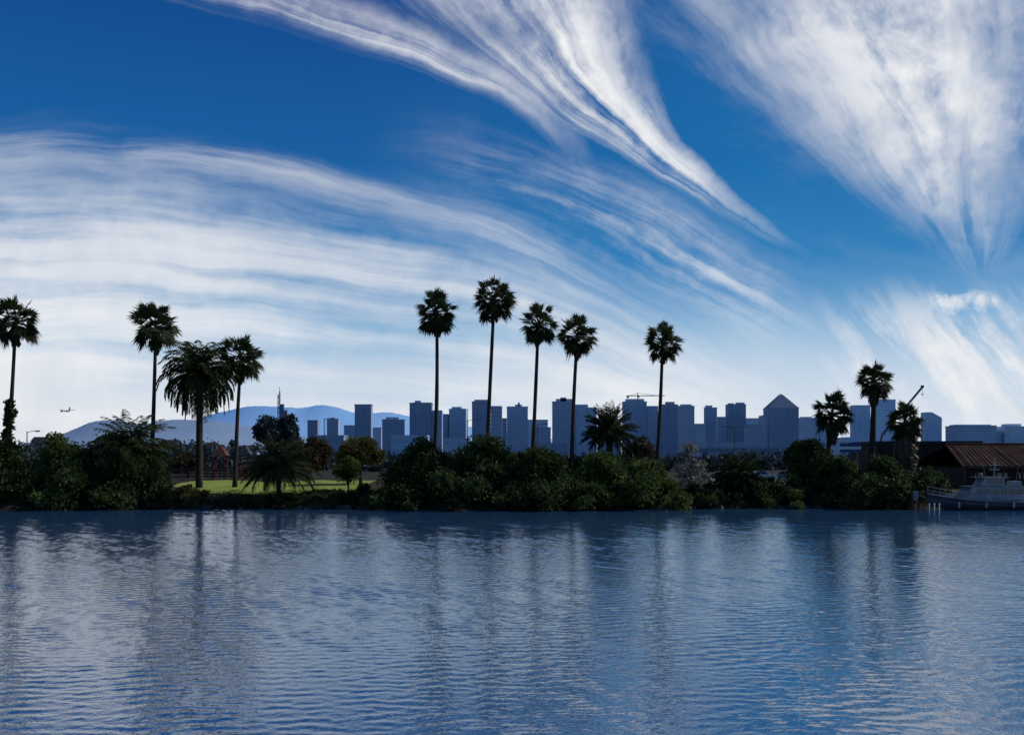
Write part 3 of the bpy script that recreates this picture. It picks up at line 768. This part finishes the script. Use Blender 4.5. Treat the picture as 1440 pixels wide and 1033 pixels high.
# dock
D = 118; t = thing('dock', 'small wooden dock on piles between the dark bush and the boat bow', 'dock', (ax(1277,D),D,0))
Wk = ax(1306,D)-ax(1277,D)
m = MB()
for i in range(11): m.box(0,Wk,-1.0+i*.42,-.62+i*.42,1.0,1.08)
m.build('planking','wood',t)
for (a, bb) in ((.15,-.8),(Wk-.15,-.8),(.15,2.5),(Wk-.15,2.5)): MB().bar((a,bb,-2),(a,bb,1.9),.13,8).build('pile','wood',t)
MB().box(.5,1.1,-.4,.1,1.085,2.2).build('service_box','boatwhite',t)
m = MB()
for a in (.1,Wk*.5,Wk-.1): m.bar((a,-.98,1.08),(a,-.98,2.05),.03,5)
for z in (1.55,2.05): m.bar((.1,-.98,z),(Wk-.1,-.98,z),.025,5)
m.build('handrail','wood',t)
for i, px in enumerate((1307,1314,1321)):
    o = MB().lathe([(.06,-1.5),(.06,.7),(.085,.72),(.085,.82),(.02,.86)],n=10).build('mooring_post','white'); o.location = (ax(px,114.6),114.6,0)
    o['label'] = 'short white mooring post standing in the water before the boat bow'; o['category'] = 'post'; o['group'] = 'mooring posts by the boat bow'
# boat
D = 117; xb = ax(1304,D); t = thing('patrol_boat', 'grey blue workboat with pale cabin moored at the right edge by the shed', 'boat', (xb,D,0)); Lb = 13.6
st = [(0,.05,1.95,1.1),(.05,.5,1.8,.55),(.14,1.1,1.58,.1),(.28,1.6,1.32,-.25),(.5,1.85,1.1,-.4),(.75,1.85,1.0,-.4),(1.0,1.7,1.0,-.35)]
hb = MB()
for (f, bm2, sh, kl) in st:
    x = f*Lb
    hb.v += [(x,-bm2,sh),(x,-bm2*.86,sh*.4),(x,-bm2*.5,kl*.6),(x,0,kl),(x,bm2*.5,kl*.6),(x,bm2*.86,sh*.4),(x,bm2,sh)]
for i in range(len(st)-1):
    for k in range(6): hb.f.append((i*7+k,(i+1)*7+k,(i+1)*7+k+1,i*7+k+1))
    hb.f.append((i*7+6,(i+1)*7+6,(i+1)*7,i*7))
hb.f.append(tuple(range(42,49))); hb.build('hull','navy',t)
rb = MB()
for sg in (-1,1): rb.path([(f*Lb,sg*(b2+.03),s_-.03) for f,b2,s_,_ in st],.05,6)
rb.build('rub_rail','boatwhite',t)
m = MB()
for sg in (-1,1): m.path([(f*Lb,sg*(b2*.93+.02),s_*.62) for f,b2,s_,_ in st],.05,5)
m.build('hull_stripe','grey',t)
hx = lambda px: ax(px,D)-xb
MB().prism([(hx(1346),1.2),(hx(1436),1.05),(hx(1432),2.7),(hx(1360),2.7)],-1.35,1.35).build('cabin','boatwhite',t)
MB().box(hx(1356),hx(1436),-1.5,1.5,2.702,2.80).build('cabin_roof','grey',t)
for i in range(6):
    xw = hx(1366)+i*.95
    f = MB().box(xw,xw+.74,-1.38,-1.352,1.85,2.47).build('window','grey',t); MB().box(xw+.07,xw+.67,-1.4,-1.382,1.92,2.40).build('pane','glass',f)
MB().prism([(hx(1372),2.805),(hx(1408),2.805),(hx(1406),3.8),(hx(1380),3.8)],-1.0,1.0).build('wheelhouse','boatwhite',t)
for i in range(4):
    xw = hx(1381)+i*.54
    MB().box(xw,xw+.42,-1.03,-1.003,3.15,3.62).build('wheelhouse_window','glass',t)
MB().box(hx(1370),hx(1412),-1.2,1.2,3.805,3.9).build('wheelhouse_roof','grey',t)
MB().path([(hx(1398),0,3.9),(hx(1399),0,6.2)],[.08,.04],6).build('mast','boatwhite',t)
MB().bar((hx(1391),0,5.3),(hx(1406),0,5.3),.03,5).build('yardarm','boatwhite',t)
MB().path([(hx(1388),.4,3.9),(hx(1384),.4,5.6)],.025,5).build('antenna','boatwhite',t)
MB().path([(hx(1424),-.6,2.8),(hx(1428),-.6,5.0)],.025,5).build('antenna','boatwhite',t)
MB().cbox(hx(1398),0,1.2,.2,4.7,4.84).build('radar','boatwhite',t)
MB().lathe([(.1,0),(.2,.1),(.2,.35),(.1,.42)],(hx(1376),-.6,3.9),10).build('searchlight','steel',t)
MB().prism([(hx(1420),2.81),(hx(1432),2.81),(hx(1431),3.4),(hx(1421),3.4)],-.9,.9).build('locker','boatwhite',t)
m = MB(); rg = [(hx(1352)+.32*math.cos(k*math.pi/8),-1.40,1.95+.32*math.sin(k*math.pi/8)) for k in range(17)]
m.path(rg,.07,6,False); m.build('life_ring','orange',t)
m = MB()
for sg in (-1,1):
    P = [(f*Lb,sg*max(b2-.08,.05),s_+.8) for f,b2,s_,_ in st]; m.path(P,.03,5)
    P = [(f*Lb,sg*max(b2-.08,.05),s_+.4) for f,b2,s_,_ in st]; m.path(P,.02,5)
    for k in range(12):
        f = k/11; b2 = np.interp(f,[q[0] for q in st],[q[1] for q in st]); s_ = np.interp(f,[q[0] for q in st],[q[2] for q in st])
        m.bar((f*Lb,sg*max(b2-.08,.05),s_-.02),(f*Lb,sg*max(b2-.08,.05),s_+.8),.022,5)
m.build('railing','boatwhite',t)
for i in range(3):
    m = MB(); m.lathe([(.05,-.4),(.14,-.25),(.14,.25),(.05,.4)],(hx(1338)+i*3.2,-1.98,.65),8); m.build('fender','boatwhite',t)
MB().prism([(hx(1324),1.4),(hx(1340),1.26),(hx(1338),1.75),(hx(1327),1.8)],-.6,.6).build('deck_hatch','boatwhite',t)
MB().path([(.6,0,1.75),(.75,0,2.25),(1.0,0,2.25)],.06,6).build('anchor_davit','steel',t)

# ------------------------------------------------------------------ world
w = bpy.data.worlds.new('World'); sc.world = w; w.use_nodes = True
nt = w.node_tree; nt.nodes.clear()
SUN_AZ, SUN_EL = R(74), R(38)
class E:
    def __init__(s, k): s.k = k
    def __add__(s, o): return op('ADD', s, o)
    def __radd__(s, o): return op('ADD', o, s)
    def __sub__(s, o): return op('SUBTRACT', s, o)
    def __rsub__(s, o): return op('SUBTRACT', o, s)
    def __mul__(s, o): return op('MULTIPLY', s, o)
    def __rmul__(s, o): return op('MULTIPLY', o, s)
    def __truediv__(s, o): return op('DIVIDE', s, o)
def put(sock, v):
    if isinstance(v, E): nt.links.new(v.k, sock)
    else: sock.default_value = v
def op(o, a, b=0.0, clamp=False):
    n = nt.nodes.new('ShaderNodeMath'); n.operation = o; n.use_clamp = clamp
    put(n.inputs[0], a); put(n.inputs[1], b); return E(n.outputs[0])
def mx_(a, b): return op('MAXIMUM', a, b)
def sm(x, a, b, lo=0.0, hi=1.0):
    n = nt.nodes.new('ShaderNodeMapRange'); n.interpolation_type = 'SMOOTHSTEP'; n.clamp = True
    if a > b: a, b, lo, hi = b, a, hi, lo
    put(n.inputs['Value'], x); put(n.inputs['From Min'], a); put(n.inputs['From Max'], b); put(n.inputs['To Min'], lo); put(n.inputs['To Max'], hi)
    return E(n.outputs[0])
def comb(x, y, z=0.0):
    n = nt.nodes.new('ShaderNodeCombineXYZ'); put(n.inputs[0], x); put(n.inputs[1], y); put(n.inputs[2], z); return n.outputs[0]
def noise(x, y, z=0.0, detail=4.0, rough=.6, dist=0.0):
    n = nt.nodes.new('ShaderNodeTexNoise'); n.inputs['Scale'].default_value = 1.0
    n.inputs['Detail'].default_value = detail; n.inputs['Roughness'].default_value = rough; n.inputs['Distortion'].default_value = dist
    nt.links.new(comb(x, y, z), n.inputs['Vector']); return E(n.outputs['Fac'])
tc = nt.nodes.new('ShaderNodeTexCoord')
sp = nt.nodes.new('ShaderNodeSeparateXYZ'); nt.links.new(tc.outputs['Generated'], sp.inputs[0])
dx, dy, dz = E(sp.outputs[0]), E(sp.outputs[1]), E(sp.outputs[2])
den = mx_(dy, .2)
x0 = .72+1.383*(dx/den); y0 = .65-1.383*(dz/den)
wx = noise(x0*2.4, y0*2.4, 3.1, 2.0); wy = noise(x0*2.4, y0*2.4, 9.7, 2.0)
fx = noise(x0*9, y0*9, 5.1, 4.0, .65); fy = noise(x0*9, y0*9, 1.7, 4.0, .65)
x = x0+(wx-.5)*.10+(fx-.5)*.036; y = y0+(wy-.5)*.06+(fy-.5)*.015
fine = noise(x*24, y*24, 12.0, 4.0, .62)
holes = noise(x*5, y*5, 25.0, 4.0, .6)
# long arcs over the left
xc_ = mx_(x-.15, 0.0); q = xc_*xc_*.37
L = (y-.205-q)/mx_(1-q/.45, .22)
n1 = noise(x*2.2, L*8, 0.0, 4.0, .6); n2 = noise(x*1.4+5, L*17, 2.0, 6.0, .60, .2); n3 = noise(x*1.2, L*6, 7.0, 2.0)
mC = sm(L+(n1-.5)*.16, -.03, .13)
right = sm(x, 1.34, .85)
solid = sm(x, .85, .05)*sm(L, .0, .2)
dC = mC*sm(n2*.57+n3*.33+fine*.10+solid*.08, .35, .64)*right*(.74+.14*solid)
edge = sm(L+(n2-.5)*.03, -.03, .004)*sm(L, .07, .0)*sm(n2, .36, .66)*.45*sm(x, 1.15, .75)
# secondary bright streaks right of centre
g = .195+.18*(x-.6)+.52*(x-.6)*(x-.6)
gv = (y-g)
nG = noise(x*2.2, gv*22, 4.0, 6.0, .62, .25)
dG = sm(gv, -.07, .03)*sm(gv, .14, .02)*sm(x, .50, .95)*sm(x, 1.17, 1.02)*sm(nG*.82+fine*.18, .37, .69)*.86
def plume(l, r, yend, seed, fw, fy_, lo=.3, hi=.66, soft=.9, ragged=.12):
    wd = mx_(r-l, .04); u = (x-l)/wd
    nn = noise(u*fw, y*fy_, seed, 7.0, .63, .3)
    body = sm(u+(nn-.5)*soft, -.14, .42)*sm(u+(nn-.5)*soft*.8, 1.14, .70)
    return body*sm(nn*.78+fine*.22, lo, hi)*sm(y+(nn-.5)*ragged+(holes-.5)*ragged, yend+.05, yend-.10), u, nn
yy = y*y
dA, uA, nA = plume(.590+1.1*y+1.05*yy, .88+.1*y+1.8*yy, .325, 1.0, 2.9, 2.3, .31, .60)
dA = dA*sm(holes, .28, .54, .46, 1.0)
dA2, uA2, _ = plume(.27+4.2*y-8.5*yy, .52+2.6*y-5.5*yy, .20, 11.0, 2.2, 2.8, .34, .70)
dA2 = dA2*.78
dB, uB, nB = plume(.92+1.0*y+.20*yy, 1.485+.0*y-.50*yy, .335, 21.0, 3.4, 2.6, .29, .60, 1.1, .34)
dB = dB*sm(uB, .0, .55, .40, 1.0)*sm(holes, .30, .56, .48, 1.0)
# fan of wisps low at right
u = x-.65*y
nD = noise(u*13, y*3.0, 31.0, 6.0, .66, .25)
dD = sm(y, .375, .50)*sm(x, 1.12, 1.24)*sm(nD*.84+fine*.16, .42, .62)*.96
haze = sm(y0, .40, .60)*sm(x0, .45, 1.0, .25, .45)
thin = sm(noise(x*2.2+y*1.4, y*5-x*1.5, 61.0, 5.0, .6), .46, .76)*sm(x, .55, .95)*.16
# small ragged puff
ex = (x0-1.355)/.05; ey = (y0-.424)/.016
dE = sm(ex*ex+ey*ey-(fine-.5)*5.0-(fx-.5)*3.0, 1.3, -.3)*.75
ds = [dC, edge, dG, dA, dA2, dB, dD, haze, thin, dE]
tr = None
for d in ds:
    c = op('SUBTRACT', 1.0, d, True); tr = c if tr is None else tr*c
dens = op('SUBTRACT', 1.0, tr, True)*sm(dz, -.01, .02)*sm(dy, -.1, .25)
sky = nt.nodes.new('ShaderNodeTexSky'); sky.sky_type = 'NISHITA'; sky.sun_disc = False
sky.sun_elevation = SUN_EL; sky.sun_rotation = SUN_AZ; sky.air_density = 1.0; sky.dust_density = .6; sky.ozone_density = 3.0
def s2l(c): return tuple(((v/255)/12.92 if v/255 <= .04045 else ((v/255+.055)/1.055)**2.4) for v in c)
rp = nt.nodes.new('ShaderNodeValToRGB'); cr = rp.color_ramp
stops = [(0.0,(202,217,238)),(.03,(198,216,238)),(.075,(182,208,233)),(.135,(122,174,216)),(.20,(48,129,190)),(.29,(9,94,162)),(.42,(2,71,142)),(1.0,(6,50,110))]
while len(cr.elements) < len(stops): cr.elements.new(.5)
for e, (p, c) in zip(cr.elements, stops): e.position = p; e.color = (*s2l(c), 1)
put(rp.inputs[0], mx_(dz, 0.0))
def mixc(f, a, b, blend='MIX'):
    n = nt.nodes.new('ShaderNodeMix'); n.data_type = 'RGBA'; n.blend_type = blend
    put(n.inputs[0], f)
    for s_, v in ((n.inputs[6], a), (n.inputs[7], b)):
        if isinstance(v, tuple): s_.default_value = v
        else: nt.links.new(v, s_)
    return n.outputs[2]
def scale(c, k):
    n = nt.nodes.new('ShaderNodeVectorMath'); n.operation = 'SCALE'; nt.links.new(c, n.inputs[0]); n.inputs['Scale'].default_value = k; return n.outputs[0]
base = mixc(.91, scale(sky.outputs[0], .6), scale(rp.outputs[0], 10.0))
teal = tuple(v*10 for v in s2l((30,122,184)))+(1,)
base = mixc(sm(x0, .45, 1.15)*sm(dz, .12, .22)*.40, base, teal)
cl = mixc(sm(holes, .35, .65), (7.5,7.75,8.2,1), (8.8,8.85,9.0,1))
final = mixc(dens, base, cl)
bg = nt.nodes.new('ShaderNodeBackground'); bg.inputs['Strength'].default_value = .1
out = nt.nodes.new('ShaderNodeOutputWorld')
nt.links.new(final, bg.inputs['Color']); nt.links.new(bg.outputs[0], out.inputs['Surface'])

# sun
sl = bpy.data.lights.new('sun', 'SUN'); sl.energy = 3.4; sl.angle = R(.5); sl.color = (1,.94,.84)
so = bpy.data.objects.new('sun', sl); col.objects.link(so)
S = Vector((math.sin(SUN_AZ)*math.cos(SUN_EL), math.cos(SUN_AZ)*math.cos(SUN_EL), math.sin(SUN_EL)))
so.rotation_euler = S.to_track_quat('Z','Y').to_euler(); so.location = S*100

# camera
cd = bpy.data.cameras.new('camera'); co = bpy.data.objects.new('camera', cd); col.objects.link(co)
co.location = (0,0,CH); co.rotation_euler = (R(90),0,0)
cd.sensor_width = 36; cd.lens = 36*F/1440; cd.shift_y = (YH-516.5)/1440
cd.clip_start = .5; cd.clip_end = 30000
sc.camera = co
sc.view_settings.view_transform = 'Standard'; sc.view_settings.look = 'None'; sc.view_settings.exposure = 0
